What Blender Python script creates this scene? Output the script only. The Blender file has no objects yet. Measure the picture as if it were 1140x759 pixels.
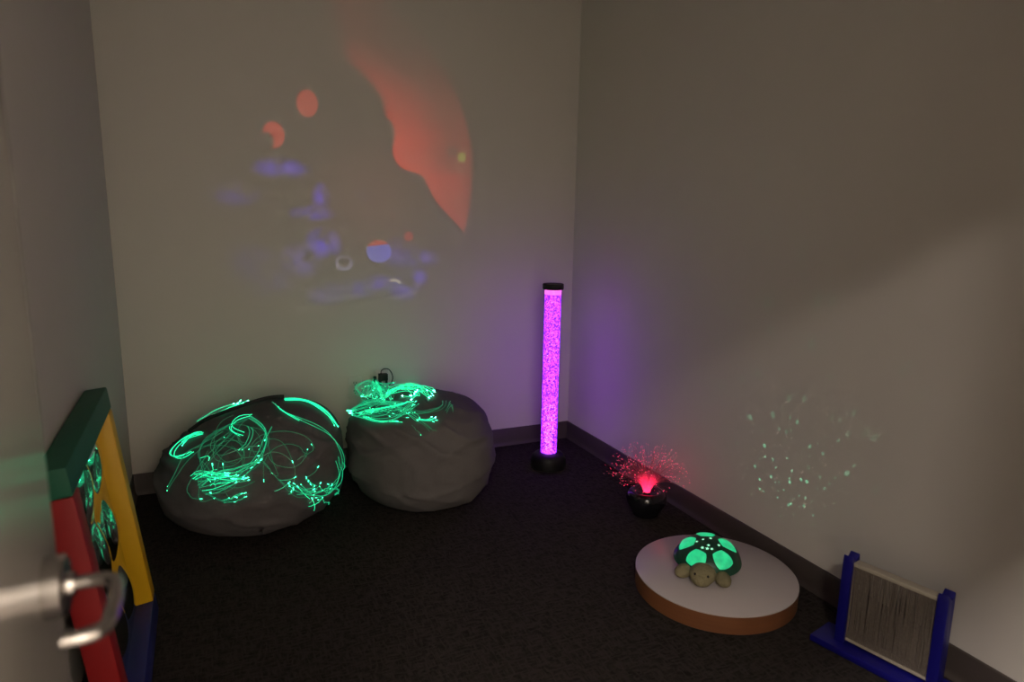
import bpy, bmesh, math, random
from mathutils import Vector, Matrix, noise
from mathutils.bvhtree import BVHTree

scene = bpy.context.scene
COL = scene.collection
rnd = random.Random(7)
PI = math.pi

# ------------------------------------------------------------------ room dimensions (metres)
XL, XR, YB, YF = -0.357, 1.977, 3.499, -0.03
CEIL = 2.75
BBH = 0.1024          # baseboard height

# ------------------------------------------------------------------ camera
CAM_R = Vector((0.911137, -0.411727, 0.017634))
CAM_D = Vector((-0.060951, -0.176956, -0.982330))
CAM_F = Vector((0.407572, 0.893962, -0.186326))
CAM_O = Vector((0, 0, 1.35))
cam_data = bpy.data.cameras.new('camera')
cam = bpy.data.objects.new('camera', cam_data)
COL.objects.link(cam)
cam_data.sensor_width = 36.0
cam_data.lens = 24.0
cam_data.clip_start = 0.02
mw = Matrix.Identity(4)
for i in range(3):
    mw[i][0] = CAM_R[i]; mw[i][1] = -CAM_D[i]; mw[i][2] = -CAM_F[i]; mw[i][3] = CAM_O[i]
cam.matrix_world = mw
cam_data.dof.use_dof = True
cam_data.dof.focus_distance = 2.9
cam_data.dof.aperture_fstop = 2.6
scene.camera = cam

def pixel_ray(u, v):
    return (CAM_R * ((u - 570) / 760.0) + CAM_D * ((v - 379.5) / 760.0) + CAM_F)

# ------------------------------------------------------------------ view
scene.view_settings.view_transform = 'Standard'
scene.view_settings.look = 'None'
scene.view_settings.gamma = 1.0
scene.view_settings.use_curve_mapping = False
scene.view_settings.exposure = 0.0
scene.cycles.use_denoising = True
scene.cycles.max_bounces = 8
scene.cycles.transparent_max_bounces = 16
scene.cycles.sample_clamp_indirect = 4.0
scene.cycles.caustics_reflective = False
scene.cycles.caustics_refractive = False

world = bpy.data.worlds.new('world')
scene.world = world
world.use_nodes = True
world.node_tree.nodes['Background'].inputs[0].default_value = (0.02, 0.018, 0.015, 1)
world.node_tree.nodes['Background'].inputs[1].default_value = 0.2

# ------------------------------------------------------------------ materials
def srgb(r, g, b):
    f = lambda c: (c / 255 / 12.92) if c / 255 <= 0.04045 else ((c / 255 + 0.055) / 1.055) ** 2.4
    return (f(r), f(g), f(b), 1)

def new_mat(name):
    m = bpy.data.materials.new(name)
    m.use_nodes = True
    return m, m.node_tree, m.node_tree.nodes['Principled BSDF'], m.node_tree.nodes['Material Output']

def mat(name, col, rough=0.6, metal=0.0, var=0.06, scale=40, bump=0.0, bscale=200, spec=0.5, bdist=0.002):
    m, nt, b, out = new_mat(name)
    tc = nt.nodes.new('ShaderNodeTexCoord')
    nz = nt.nodes.new('ShaderNodeTexNoise')
    nz.inputs['Scale'].default_value = scale
    nz.inputs['Detail'].default_value = 4
    nt.links.new(tc.outputs['Object'], nz.inputs['Vector'])
    mx = nt.nodes.new('ShaderNodeMix'); mx.data_type = 'RGBA'
    c = col if len(col) == 4 else (*col, 1)
    mx.inputs[6].default_value = tuple(max(0, v * (1 - var)) for v in c[:3]) + (1,)
    mx.inputs[7].default_value = tuple(min(1, v * (1 + var)) for v in c[:3]) + (1,)
    nt.links.new(nz.outputs['Fac'], mx.inputs[0])
    nt.links.new(mx.outputs[2], b.inputs['Base Color'])
    b.inputs['Roughness'].default_value = rough
    b.inputs['Metallic'].default_value = metal
    b.inputs['Specular IOR Level'].default_value = spec
    if bump:
        n2 = nt.nodes.new('ShaderNodeTexNoise')
        n2.inputs['Scale'].default_value = bscale
        n2.inputs['Detail'].default_value = 3
        nt.links.new(tc.outputs['Object'], n2.inputs['Vector'])
        bp = nt.nodes.new('ShaderNodeBump')
        bp.inputs['Strength'].default_value = bump
        bp.inputs['Distance'].default_value = bdist
        nt.links.new(n2.outputs['Fac'], bp.inputs['Height'])
        nt.links.new(bp.outputs['Normal'], b.inputs['Normal'])
    return m

def emis(name, col, strength, base=(0.02, 0.02, 0.02)):
    m, nt, b, out = new_mat(name)
    b.inputs['Base Color'].default_value = (*base, 1)
    b.inputs['Emission Color'].default_value = (*col, 1)
    b.inputs['Emission Strength'].default_value = strength
    b.inputs['Roughness'].default_value = 0.3
    return m

M_wall = mat('painted_wall', (0.60, 0.575, 0.52), 0.75, var=0.02, scale=6, bump=0.25, bscale=260, spec=0.3, bdist=0.001)
M_ceil = mat('ceiling_paint', (0.7, 0.69, 0.66), 0.9, var=0.02)
M_base = mat('baseboard_vinyl', (0.060, 0.048, 0.042), 0.5, var=0.1, scale=20)
M_door = mat('door_paint', (0.50, 0.47, 0.43), 0.17, var=0.02, scale=5, spec=0.16)
M_steel = mat('brushed_steel', (0.50, 0.48, 0.46), 0.26, metal=1.0, var=0.05, scale=90)
M_halltile = mat('hall_floor', (0.25, 0.22, 0.19), 0.7, var=0.1)

# carpet: dark woven loop pile, broken dashes in two directions
M_carpet, nt, b, out = new_mat('carpet')
tc = nt.nodes.new('ShaderNodeTexCoord')
def dash(sx, sy, seed):
    mp = nt.nodes.new('ShaderNodeMapping')
    mp.inputs['Scale'].default_value = (sx, sy, 1)
    mp.inputs['Location'].default_value = (seed, seed * 1.7, 0)
    nt.links.new(tc.outputs['Object'], mp.inputs['Vector'])
    n = nt.nodes.new('ShaderNodeTexNoise')
    n.inputs['Scale'].default_value = 1
    n.inputs['Detail'].default_value = 2
    n.inputs['Distortion'].default_value = 0.6
    nt.links.new(mp.outputs[0], n.inputs['Vector'])
    r = nt.nodes.new('ShaderNodeValToRGB')
    r.color_ramp.elements[0].position = 0.42
    r.color_ramp.elements[1].position = 0.62
    nt.links.new(n.outputs['Fac'], r.inputs[0])
    return r
d1, d2 = dash(26, 110, 1.0), dash(110, 26, 5.0)
mxx = nt.nodes.new('ShaderNodeMath'); mxx.operation = 'MAXIMUM'
nt.links.new(d1.outputs[0], mxx.inputs[0]); nt.links.new(d2.outputs[0], mxx.inputs[1])
fine = nt.nodes.new('ShaderNodeTexNoise'); fine.inputs['Scale'].default_value = 420; fine.inputs['Detail'].default_value = 2
nt.links.new(tc.outputs['Object'], fine.inputs['Vector'])
mul = nt.nodes.new('ShaderNodeMath'); mul.operation = 'MULTIPLY'
nt.links.new(mxx.outputs[0], mul.inputs[0]); nt.links.new(fine.outputs['Fac'], mul.inputs[1])
mc = nt.nodes.new('ShaderNodeMix'); mc.data_type = 'RGBA'
mc.inputs[6].default_value = (0.017, 0.0142, 0.0130, 1)
mc.inputs[7].default_value = (0.066, 0.056, 0.050, 1)
nt.links.new(mul.outputs[0], mc.inputs[0])
nt.links.new(mc.outputs[2], b.inputs['Base Color'])
b.inputs['Roughness'].default_value = 0.95
b.inputs['Specular IOR Level'].default_value = 0.1
bp = nt.nodes.new('ShaderNodeBump'); bp.inputs['Strength'].default_value = 0.8; bp.inputs['Distance'].default_value = 0.004
nt.links.new(mul.outputs[0], bp.inputs['Height']); nt.links.new(bp.outputs['Normal'], b.inputs['Normal'])

# ------------------------------------------------------------------ mesh helpers
class MB:
    def __init__(self):
        self.v, self.f, self.mi = [], [], []
    def add(self, vs, fs, mi=0):
        o = len(self.v)
        self.v += [Vector(p) for p in vs]
        self.f += [tuple(o + i for i in f) for f in fs]
        self.mi += [mi] * len(fs)
    def box(self, c, s, mt=None, mi=0):
        x, y, z = s[0] / 2, s[1] / 2, s[2] / 2
        vs = [Vector((a * x, b_ * y, c_ * z)) for a in (-1, 1) for b_ in (-1, 1) for c_ in (-1, 1)]
        vs = [(mt @ p if mt else p) + Vector(c) for p in vs]
        self.add(vs, [(0, 1, 3, 2), (4, 6, 7, 5), (0, 4, 5, 1), (2, 3, 7, 6), (0, 2, 6, 4), (1, 5, 7, 3)], mi)
    def lathe(self, prof, seg=48, c=(0, 0, 0), mi=0):
        n = len(prof); vs = []
        for k in range(seg):
            a = 2 * PI * k / seg
            for r, z in prof:
                vs.append((c[0] + r * math.cos(a), c[1] + r * math.sin(a), c[2] + z))
        fs = []
        for k in range(seg):
            k2 = (k + 1) % seg
            for i in range(n - 1):
                fs.append((k * n + i, k2 * n + i, k2 * n + i + 1, k * n + i + 1))
        self.add(vs, fs, mi)
    def tube(self, pts, r, seg=6, cap=True, mi=0, flat=1.0):
        pts = [Vector(p) for p in pts]; n = len(pts)
        rr = r if hasattr(r, '__len__') else [r] * n
        up = None; vs = []
        for i, p in enumerate(pts):
            t = (pts[min(i + 1, n - 1)] - pts[max(i - 1, 0)])
            t = t.normalized() if t.length > 1e-9 else Vector((0, 0, 1))
            if up is None:
                up = t.orthogonal().normalized()
            up = (up - t * up.dot(t))
            up = up.normalized() if up.length > 1e-6 else t.orthogonal().normalized()
            w = t.cross(up)
            for k in range(seg):
                a = 2 * PI * k / seg
                vs.append(p + (up * math.cos(a) + w * math.sin(a) * flat) * rr[i])
        fs = []
        for i in range(n - 1):
            for k in range(seg):
                k2 = (k + 1) % seg
                fs.append((i * seg + k, i * seg + k2, (i + 1) * seg + k2, (i + 1) * seg + k))
        if cap:
            fs.append(tuple(range(seg))[::-1]); fs.append(tuple((n - 1) * seg + k for k in range(seg)))
        self.add(vs, fs, mi)
    def ellipsoid(self, c, r, mt=None, seg=24, rings=14, mi=0, fn=None):
        vs, fs = [], []
        for i in range(rings + 1):
            th = PI * i / rings
            for k in range(seg):
                a = 2 * PI * k / seg
                p = Vector((math.sin(th) * math.cos(a), math.sin(th) * math.sin(a), math.cos(th)))
                if fn: p = fn(p)
                p = Vector((p.x * r[0], p.y * r[1], p.z * r[2]))
                vs.append((mt @ p if mt else p) + Vector(c))
        for i in range(rings):
            for k in range(seg):
                k2 = (k + 1) % seg
                if i == 0: fs.append((k, (i + 1) * seg + k, (i + 1) * seg + k2))
                elif i == rings - 1: fs.append((i * seg + k, (i + 1) * seg + k, i * seg + k2))
                else: fs.append((i * seg + k, (i + 1) * seg + k, (i + 1) * seg + k2, i * seg + k2))
        self.add(vs, fs, mi)
    def prism(self, poly, axis_o, eu, ev, en, depth, mi=0):
        """poly in (u,v) extruded along en by depth"""
        o, eu, ev, en = Vector(axis_o), Vector(eu), Vector(ev), Vector(en)
        n = len(poly)
        a = [o + eu * p[0] + ev * p[1] for p in poly]
        vs = a + [p + en * depth for p in a]
        fs = [tuple(range(n))[::-1], tuple(range(n, 2 * n))]
        for i in range(n):
            j = (i + 1) % n
            fs.append((i, j, n + j, n + i))
        self.add(vs, fs, mi)
    def build(self, name, mats, parent=None, smooth=True, bevel=0.0, bseg=2, angle=40, loc=None):
        me = bpy.data.meshes.new(name)
        me.from_pydata([tuple(p) for p in self.v], [], self.f)
        bm = bmesh.new(); bm.from_mesh(me)
        for f, k in zip(bm.faces, self.mi): f.material_index = k
        bmesh.ops.remove_doubles(bm, verts=bm.verts, dist=1e-6)
        bmesh.ops.recalc_face_normals(bm, faces=bm.faces)
        if bevel:
            eds = [e for e in bm.edges if len(e.link_faces) == 2 and e.calc_face_angle(0) > math.radians(30)]
            bmesh.ops.bevel(bm, geom=eds, offset=bevel, segments=bseg, profile=0.5, affect='EDGES')
        for f in bm.faces: f.smooth = smooth
        if smooth:
            for e in bm.edges:
                if len(e.link_faces) == 2 and e.calc_face_angle(0) > math.radians(angle): e.smooth = False
        bm.to_mesh(me); bm.free()
        for m in (mats if isinstance(mats, (list, tuple)) else [mats]): me.materials.append(m)
        o = bpy.data.objects.new(name, me)
        COL.objects.link(o)
        if parent: o.parent = parent
        if loc: o.location = loc
        return o

def thing(name, label, cat, loc=(0, 0, 0), rot=None, group=None):
    o = bpy.data.objects.new(name, None)
    COL.objects.link(o)
    o.location = loc
    if rot: o.rotation_euler = rot
    o['label'] = label; o['category'] = cat
    if group: o['group'] = group
    return o

def struct(o):
    o['kind'] = 'structure'
    return o

def box_obj(name, lo, hi, m, parent=None, bevel=0.0):
    mb = MB()
    mb.box([(a + c) / 2 for a, c in zip(lo, hi)], [c - a for a, c in zip(lo, hi)])
    return mb.build(name, m, parent, smooth=bool(bevel), bevel=bevel)

# ------------------------------------------------------------------ room shell
DX0, DX1, DH, WT = -0.175, 0.735, 2.10, 0.12     # doorway in the front wall
struct(box_obj('floor', (XL - 0.1, YF, -0.1), (XR + 0.1, YB + 0.1, 0), M_carpet))
struct(box_obj('ceiling', (XL - 0.1, YF, CEIL), (XR + 0.1, YB + 0.1, CEIL + 0.1), M_ceil))
struct(box_obj('wall_back', (XL - 0.1, YB, 0), (XR + 0.1, YB + 0.1, CEIL), M_wall))
struct(box_obj('wall_right', (XR, YF, 0), (XR + 0.1, YB, CEIL), M_wall))
struct(box_obj('wall_left', (XL - 0.1, YF, 0), (XL, YB, CEIL), M_wall))
mb = MB()
for lo, hi in (((-1.35, YF - WT, 0), (DX0, YF, CEIL)), ((DX1, YF - WT, 0), (3.2, YF, CEIL)), ((DX0, YF - WT, DH), (DX1, YF, CEIL))):
    mb.box([(a + c) / 2 for a, c in zip(lo, hi)], [c - a for a, c in zip(lo, hi)])
struct(mb.build('wall_front', M_wall, smooth=False))
# the hall outside the door that lights the room
HY = -2.0
struct(box_obj('floor_hall', (-1.35, HY, -0.1), (3.2, YF, 0), M_halltile)).location.z = -0.0005
struct(box_obj('ceiling_hall', (-1.35, HY, CEIL), (3.2, YF, CEIL + 0.1), M_ceil))
struct(box_obj('wall_hall_far', (-1.35, HY - 0.1, 0), (3.2, HY, CEIL), M_wall))
M_blocker = mat('dark_light_blocker', (0.07, 0.055, 0.045), 0.6)
struct(box_obj('wall_hall_light_blocker', (-1.35, HY, 0), (-1.25, YF - WT, CEIL), M_blocker))  # added dark end wall, unseen, dims the near end of the right wall
struct(box_obj('wall_hall_right', (3.2, HY, 0), (3.3, YF, CEIL), M_wall))

def baseboard(name, p0, p1, nrm):
    """vinyl cove base: thin upright with a rounded top and a flared toe"""
    prof = [(0, 0), (0.016, 0), (0.0155, 0.004), (0.011, 0.010), (0.008, 0.018), (0.0065, 0.03), (0.006, BBH - 0.006), (0.004, BBH - 0.001), (0.002, BBH), (0, BBH)]
    mb = MB()
    p0, p1 = Vector(p0), Vector(p1)
    mb.prism(prof, p0, nrm, (0, 0, 1), (p1 - p0).normalized(), (p1 - p0).length)
    return struct(mb.build(name, M_base, angle=50))
baseboard('baseboard_back', (XL, YB, 0), (XR, YB, 0), (0, -1, 0))
baseboard('baseboard_right', (XR, YF, 0), (XR, YB - 0.006, 0), (-1, 0, 0))
baseboard('baseboard_left', (XL, YF, 0), (XL, YB - 0.006, 0), (1, 0, 0))

# ------------------------------------------------------------------ door with lever handle (open, seen along its face)
door = struct(box_obj('door_1', (-0.219, -0.022, 0.008), (-0.175, 0.89, 2.09), M_door, bevel=0.002))
door['label'] = 'open pale door with a steel lever handle at the left edge'
def in_x(mb_, prof, y, z, x0, sgn, seg=32):
    n = len(prof); vs = []; fs = []
    for k in range(seg):
        a = 2 * PI * k / seg
        for r, x in prof: vs.append((x0 + sgn * x, y + r * math.cos(a), z + r * math.sin(a)))
    for k in range(seg):
        k2 = (k + 1) % seg
        for i in range(n - 1): fs.append((k * n + i, k2 * n + i, k2 * n + i + 1, k * n + i + 1))
    mb_.add(vs, fs)
HYc, HZ = 0.822, 0.940
mb = MB(); in_x(mb, [(0, 0), (0.034, 0), (0.034, 0.017), (0.031, 0.020), (0.014, 0.021), (0.013, 0.027), (0.0, 0.027)], HYc, HZ, -0.175, 1)
rose = mb.build('handle_rose', M_steel, door)
mb = MB()
lever = [(-0.165, HYc, HZ), (-0.135, HYc, HZ), (-0.118, HYc - 0.002, HZ), (-0.108, HYc - 0.010, HZ), (-0.105, HYc - 0.024, HZ),
         (-0.104, HYc - 0.060, HZ), (-0.105, HYc - 0.092, HZ), (-0.108, HYc - 0.104, HZ), (-0.117, HYc - 0.112, HZ), (-0.128, HYc - 0.114, HZ), (-0.144, HYc - 0.114, HZ)]
mb.tube(lever, 0.0080, 14)
lv = mb.build('lever', M_steel, rose)
mb = MB()
mb.box((-0.197, 0.8905, HZ), (0.026, 0.003, 0.11)); mb.box((-0.197, 0.895, HZ), (0.014, 0.012, 0.02))
mb.build('latch_plate', M_steel, door, bevel=0.001)
mb = MB()
for z in (0.25, 1.05, 1.85): mb.tube([(-0.170, -0.024, z - 0.05), (-0.170, -0.024, z + 0.05)], 0.006, 12)
mb.build('hinge', M_steel, door)

# ------------------------------------------------------------------ bubble mirror in a soft four-colour frame
M_green = mat('green_vinyl', (0.006, 0.105, 0.058), 0.65, var=0.08, scale=12, bump=0.15, bscale=60)
M_yellow = mat('yellow_vinyl', (0.70, 0.40, 0.008), 0.5, var=0.06, scale=12, bump=0.15, bscale=60)
M_red = mat('red_vinyl', (0.29, 0.004, 0.006), 0.6, var=0.08, scale=12, bump=0.15, bscale=60)
M_blue = mat('blue_vinyl', (0.018, 0.022, 0.17), 0.5, var=0.08, scale=12, bump=0.15, bscale=60)
M_mirror = mat('mirror_acrylic', (0.62, 0.64, 0.64), 0.03, metal=1.0, var=0.01)
FW, FH, FT, FB = 0.735, 0.79, 0.063, 0.070
fr = thing('bubble_mirror', 'square bubble mirror in a green, red, yellow and blue frame leaning on the left wall', 'mirror',
           (-0.264, 1.66, 0.001), (0, math.radians(-6.6), 0))
for nm, lo, hi, m in (('top_pad', (0, 0, FH - FB), (FT, FW, FH), M_green), ('bottom_pad', (0, 0, 0), (FT, FW, FB), M_blue),
                      ('near_pad', (0, 0, FB), (FT, FB, FH - FB), M_red), ('far_pad', (0, FW - FB, FB), (FT, FW, FH - FB), M_yellow)):
    o = box_obj(nm, lo, hi, m, fr, bevel=0.006)
    o['label'] = {'top_pad': 'green padded edge', 'bottom_pad': 'blue padded edge', 'near_pad': 'red padded edge', 'far_pad': 'yellow padded edge'}[nm]
NY, NZ = 84, 90
y0, y1, z0, z1 = FB - 0.004, FW - FB + 0.004, FB - 0.004, FH - FB + 0.004
cw, chh = (y1 - y0) / 3, (z1 - z0) / 3
vs = []; fs = []
for i in range(NY + 1):
    for j in range(NZ + 1):
        y, z = y0 + (y1 - y0) * i / NY, z0 + (z1 - z0) * j / NZ
        cy = y0 + cw * (min(2, int((y - y0) / cw)) + 0.5); cz = z0 + chh * (min(2, int((z - z0) / chh)) + 0.5)
        d = math.hypot((y - cy) / (cw * 0.47), (z - cz) / (chh * 0.47))
        h = 0.020 * (1 - d * d) if d < 1 else 0
        vs.append((0.012 + h, y, z))
for i in range(NY):
    for j in range(NZ):
        a = i * (NZ + 1) + j
        fs.append((a, a + NZ + 1, a + NZ + 2, a + 1))
mb = MB(); mb.add(vs, fs); mb.box((0.006, (y0 + y1) / 2, (z0 + z1) / 2), (0.008, y1 - y0, z1 - z0))
mo = mb.build('mirror_sheet', M_mirror, fr, angle=60)

# ------------------------------------------------------------------ bean bags
M_bag = mat('grey_bag_fabric', (0.120, 0.112, 0.110), 0.9, var=0.10, scale=14, bump=0.35, bscale=90, spec=0.2, bdist=0.003)
M_bag2 = mat('dark_grey_bag_fabric', (0.108, 0.100, 0.103), 0.9, var=0.10, scale=14, bump=0.35, bscale=90, spec=0.2, bdist=0.003)
def spow(c, e): return math.copysign(abs(c) ** e, c)
def bag_mesh(rx, ry, hb, ht, e_top, e_bot, shape, seed, amp, seg=144, rings=84):
    vs, fs = [], []
    for i in range(rings + 1):
        ph = -PI / 2 + PI * i / rings
        e = e_top if ph > 0 else e_bot
        for k in range(seg):
            a = 2 * PI * k / seg
            cr = spow(math.cos(ph), e)
            p = Vector((rx * cr * spow(math.cos(a), 0.92), ry * cr * spow(math.sin(a), 0.92),
                        (ht if ph > 0 else hb) * spow(math.sin(ph), e if ph > 0 else 0.75)))
            n = Vector((p.x / rx ** 2, p.y / ry ** 2, p.z / (ht if ph > 0 else hb) ** 2))
            n = n.normalized() if n.length > 0 else Vector((0, 0, 1))
            p = shape(p)
            # folds: ridged noise stretched along the sag lines of the cover
            q = Vector((p.x * 2.2 + p.z * 3.0 + seed, p.y * 2.2 + seed * 2, p.z * 9.0 - p.x * 3.2))
            w = noise.noise(q * 1.3) * 0.5
            rdg = 1 - abs(noise.noise(q * 1.0 + Vector((3.1, 0, 7)))) * 2.2
            rdg2 = 1 - abs(noise.noise(Vector((p.x * 7 - p.z * 5, p.y * 7, p.z * 16 + p.x * 4)) + Vector((seed * 3, 1, 2)))) * 2.5
            fall = 0.22 + 0.78 * max(0, 1 - abs(ph - 0.05) / 0.9)
            q3 = p.z * 0.85 + p.x * 0.42 + 0.05 * noise.noise(p * 4 + Vector((seed, 0, 0)))
            msk = max(0, noise.noise(p * 3.2 + Vector((0, seed, 4))) + 0.35)
            fold = max(0, math.sin(q3 * 2 * PI / 0.085)) ** 2 * msk
            p = p + n * amp * (0.7 * w + max(0, rdg) ** 3 * 0.9 + max(0, rdg2) ** 3 * 0.45 + fold * 2.2) * fall
            p.z += hb
            if p.z < 0.006: p.z = 0.006 + (p.z - 0.006) * 0.02
            vs.append(p)
    for i in range(rings):
        for k in range(seg):
            k2 = (k + 1) % seg
            if i == 0: fs.append((k, (i + 1) * seg + k2, (i + 1) * seg + k))
            elif i == rings - 1: fs.append((i * seg + k, i * seg + k2, (i + 1) * seg + k))
            else: fs.append((i * seg + k, i * seg + k2, (i + 1) * seg + k2, (i + 1) * seg + k))
    return vs, fs
def left_shape(p):
    p = p.copy()
    if p.z > 0: p.z *= 1 + 0.16 * max(-1, min(1, p.x / 0.3)) - 0.10 * max(0, -p.x / 0.4)
    p.x += 0.16 * max(0, p.z) - 0.10 * min(0, p.z) * (1 if p.x < 0 else -1)
    return p
def right_shape(p):
    p = p.copy()
    if p.z > 0:
        p.z *= 1 - 0.10 * abs(p.x / 0.36)
        p.x *= 1 - 0.25 * max(0, p.z) * (1 if p.x > 0 else 0.25)
    else:
        p.x *= 1 + 0.25 * p.z
    return p
def bean_bag(loc, spec, m, label):
    vs, fs = bag_mesh(*spec)
    t = thing('bean_bag', label, 'bean bag', loc, group='bean bags by the back wall')
    mb = MB(); mb.add(vs, fs)
    mb.build('cover', m, t, angle=180)
    wv = [v + Vector(loc) for v in vs]
    return t, BVHTree.FromPolygons(wv, fs)
BAG_L, bvhL = bean_bag((0.146, 3.068, 0), (0.380, 0.374, 0.205, 0.282, 0.80, 0.60, left_shape, 1.3, 0.015), M_bag2,
                       'wide dark grey bean bag under loose glowing green strands, left of the other bean bag')
BAG_R, bvhR = bean_bag((0.912, 3.050, 0), (0.334, 0.390, 0.200, 0.275, 0.50, 0.42, right_shape, 8.4, 0.018), M_bag,
                       'boxy grey bean bag below the black adapter, right of the other bean bag')

# ------------------------------------------------------------------ fibre optic strands
GREEN = (0.015, 1.0, 0.42)
M_fd = emis('fibre_faint', GREEN, 0.16, (0.05, 0.08, 0.06))
M_fm = emis('fibre_medium', GREEN, 0.50, (0.05, 0.1, 0.07))
M_fb = emis('fibre_bright', GREEN, 1.4, (0.05, 0.12, 0.08))
M_tip = emis('fibre_tip', (0.06, 1.0, 0.46), 5.0)
M_tipx = emis('fibre_tip_hot', (0.10, 1.0, 0.50), 22.0)
M_tiph = emis('fibre_tip_brightest', (0.06, 1.0, 0.46), 70.0)
M_black = mat('black_plastic', (0.008, 0.008, 0.009), 0.5, var=0.1, spec=0.25)
M_sleeve = mat('black_sleeve', (0.014, 0.014, 0.015), 0.7, var=0.2, scale=200, bump=0.4, bscale=400)

def catmull(pts, step):
    P = [Vector((*p, 0)) if len(p) == 2 else Vector(p) for p in pts]
    P = [P[0] * 2 - P[1]] + P + [P[-1] * 2 - P[-2]]
    out = []
    for i in range(1, len(P) - 2):
        a, b_, c, d = P[i - 1], P[i], P[i + 1], P[i + 2]
        n = max(2, int((c - b_).length / step))
        for k in range(n):
            t = k / n
            out.append(0.5 * ((2 * b_) + (c - a) * t + (2 * a - 5 * b_ + 4 * c - d) * t * t + (3 * b_ - a - 3 * c + d) * t ** 3))
    out.append(P[-2])
    return out

def lay(path, bvh, lift, miss_y=3.3, base=0.0065):
    """drape a strand over a bag: sketch points are dropped on the cover along the line of sight used to survey them"""
    res = []; last = None
    smp = catmull(path, 4.0); n = len(smp)
    for i, q in enumerate(smp):
        d = pixel_ray(q.x, q.y)
        hit = bvh.ray_cast(CAM_O, d.normalized())
        t = i / max(1, n - 1)
        h = base + lift * (math.sin(PI * t) ** 0.7) + 0.0015 * math.sin(t * 9 + lift * 900)
        if hit[0] is not None and hit[1].dot(-d.normalized()) > 0.05:
            p = hit[0] + hit[1] * h; last = p
        else:
            yy = last.y if last else miss_y
            p = CAM_O + d * (yy / d.y)
        res.append(p)
    # smooth jumps
    for _ in range(2):
        res = [res[0]] + [(res[i - 1] + res[i] * 2 + res[i + 1]) / 4 for i in range(1, len(res) - 1)] + [res[-1]]
    return clear(res, base)

def clear(pts, gap):
    for _ in range(3):
        pts = clear_once(pts, gap)
        gap += 0.0006
    return pts

def clear_once(pts, gap):
    """keep a strand outside both bag covers"""
    out = []
    dense = [pts[0]]
    for a, c in zip(pts[:-1], pts[1:]):
        k = max(1, math.ceil((c - a).length / 0.010))
        dense += [a + (c - a) * (i + 1) / k for i in range(k)]
    for p in dense:
        for bv in (bvhL, bvhR):
            q, n, _, dist = bv.find_nearest(p)
            if (p - q).dot(n) < gap:
                p = q + n * gap
        out.append(p)
    return out

def hang(path, y_of):
    res = []
    smp = catmull(path, 4.0); n = len(smp)
    for i, q in enumerate(smp):
        d = pixel_ray(q.x, q.y)
        yy = y_of(i / max(1, n - 1))
        p = CAM_O + d * (yy / d.y)
        hit = bvhR.ray_cast(CAM_O, d.normalized())
        if hit[0] is not None and hit[0].y < p.y:
            p = hit[0] + hit[1] * 0.008
        res.append(p)
    return clear(res, 0.006)

def add_strand(parent, pts, m, r=0.0011, tip=M_tip, tr=0.0028, name='strand'):
    mb = MB(); mb.tube(pts, r, 5)
    s = mb.build(name, m, parent)
    if tip:
        seg_ = [pts[-1]]; acc = 0.0; want = rnd.uniform(0.004, 0.013)
        for a, c in zip(reversed(pts[:-1]), reversed(pts[1:])):
            L_ = (a - c).length
            if acc + L_ >= want:
                seg_.append(c + (a - c) * ((want - acc) / max(L_, 1e-6))); break
            seg_.append(a); acc += L_
        mb = MB(); mb.tube(seg_, [tr * (0.52 if i == 0 else 0.44) for i in range(len(seg_))], 6)
        mb.build('glowing_tip', tip, s)
    return s

def jit(path, a, grow=0.0):
    n = len(path)
    ox, oy = rnd.gauss(0, a), rnd.gauss(0, a)
    res = []
    for i, (x, y) in enumerate(path):
        k = 1 + grow * i / (n - 1)
        res.append((x + ox * k + rnd.gauss(0, a * 0.45) * k, y + oy * k * 0.7 + rnd.gauss(0, a * 0.35) * k))
    return res

# ---- left bag
SL = thing('fiber_optic_strands', 'loose glowing green fibre strands from a black sleeve, spread over the wide left bean bag', 'fiber optic strands',
           tuple(CAM_O * 0), group='green fibre optic strands on the bean bags')
sleeve = lay([(213, 483), (222, 476), (233, 470), (247, 465), (260, 460), (281, 452), (299, 447), (316, 445)], bvhL, 0.006, 3.3, 0.014)
mb = MB(); mb.tube(sleeve, 0.0085, 10); mb.build('sleeve', M_sleeve, SL)
def cL(px, py): return (160 + px / 3.3, 390 + py / 3.3)
def stL(path, n, j, m, lift, tip=M_tip, tr=0.0028, r=0.0011, grow=0.6):
    for _ in range(n):
        pp = jit([cL(*q) for q in path], j, grow)
        add_strand(SL, lay(pp, bvhL, lift * rnd.uniform(0.4, 1.4)), m, r * rnd.uniform(0.8, 1.25), tip, tr * rnd.uniform(0.8, 1.2))
# bright ends along the top of the bag
stL([(205, 268), (235, 250), (270, 230), (310, 214), (350, 200)], 4, 1.6, M_fb, 0.012, M_tipx, 0.003, 0.0013)
stL([(280, 240), (310, 222), (340, 208), (375, 194)], 5, 1.8, M_fb, 0.010, M_tipx, 0.003, 0.0014)
# loop at the left end
stL([(215, 312), (180, 320), (145, 340), (118, 368), (108, 390), (122, 403), (150, 396), (178, 378)], 3, 1.0, M_fb, 0.012, M_tip, 0.0025, 0.0013, 0.2)
stL([(215, 305), (190, 312), (165, 325), (140, 345)], 4, 1.4, M_fb, 0.010, M_tip, 0.003, 0.0013)
# right arm
stL([(515, 187), (550, 188), (590, 196), (640, 220), (675, 250), (702, 284)], 6, 0.9, M_fb, 0.010, M_tip, 0.003, 0.0014, 0.4)
stL([(480, 200), (500, 225), (530, 244), (590, 270), (660, 304), (705, 350), (724, 410), (718, 470), (680, 515), (622, 541)], 2, 1.4, M_fm, 0.010)
stL([(490, 208), (510, 232), (545, 250), (575, 262)], 2, 1.0, M_fb, 0.006, None)
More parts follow.
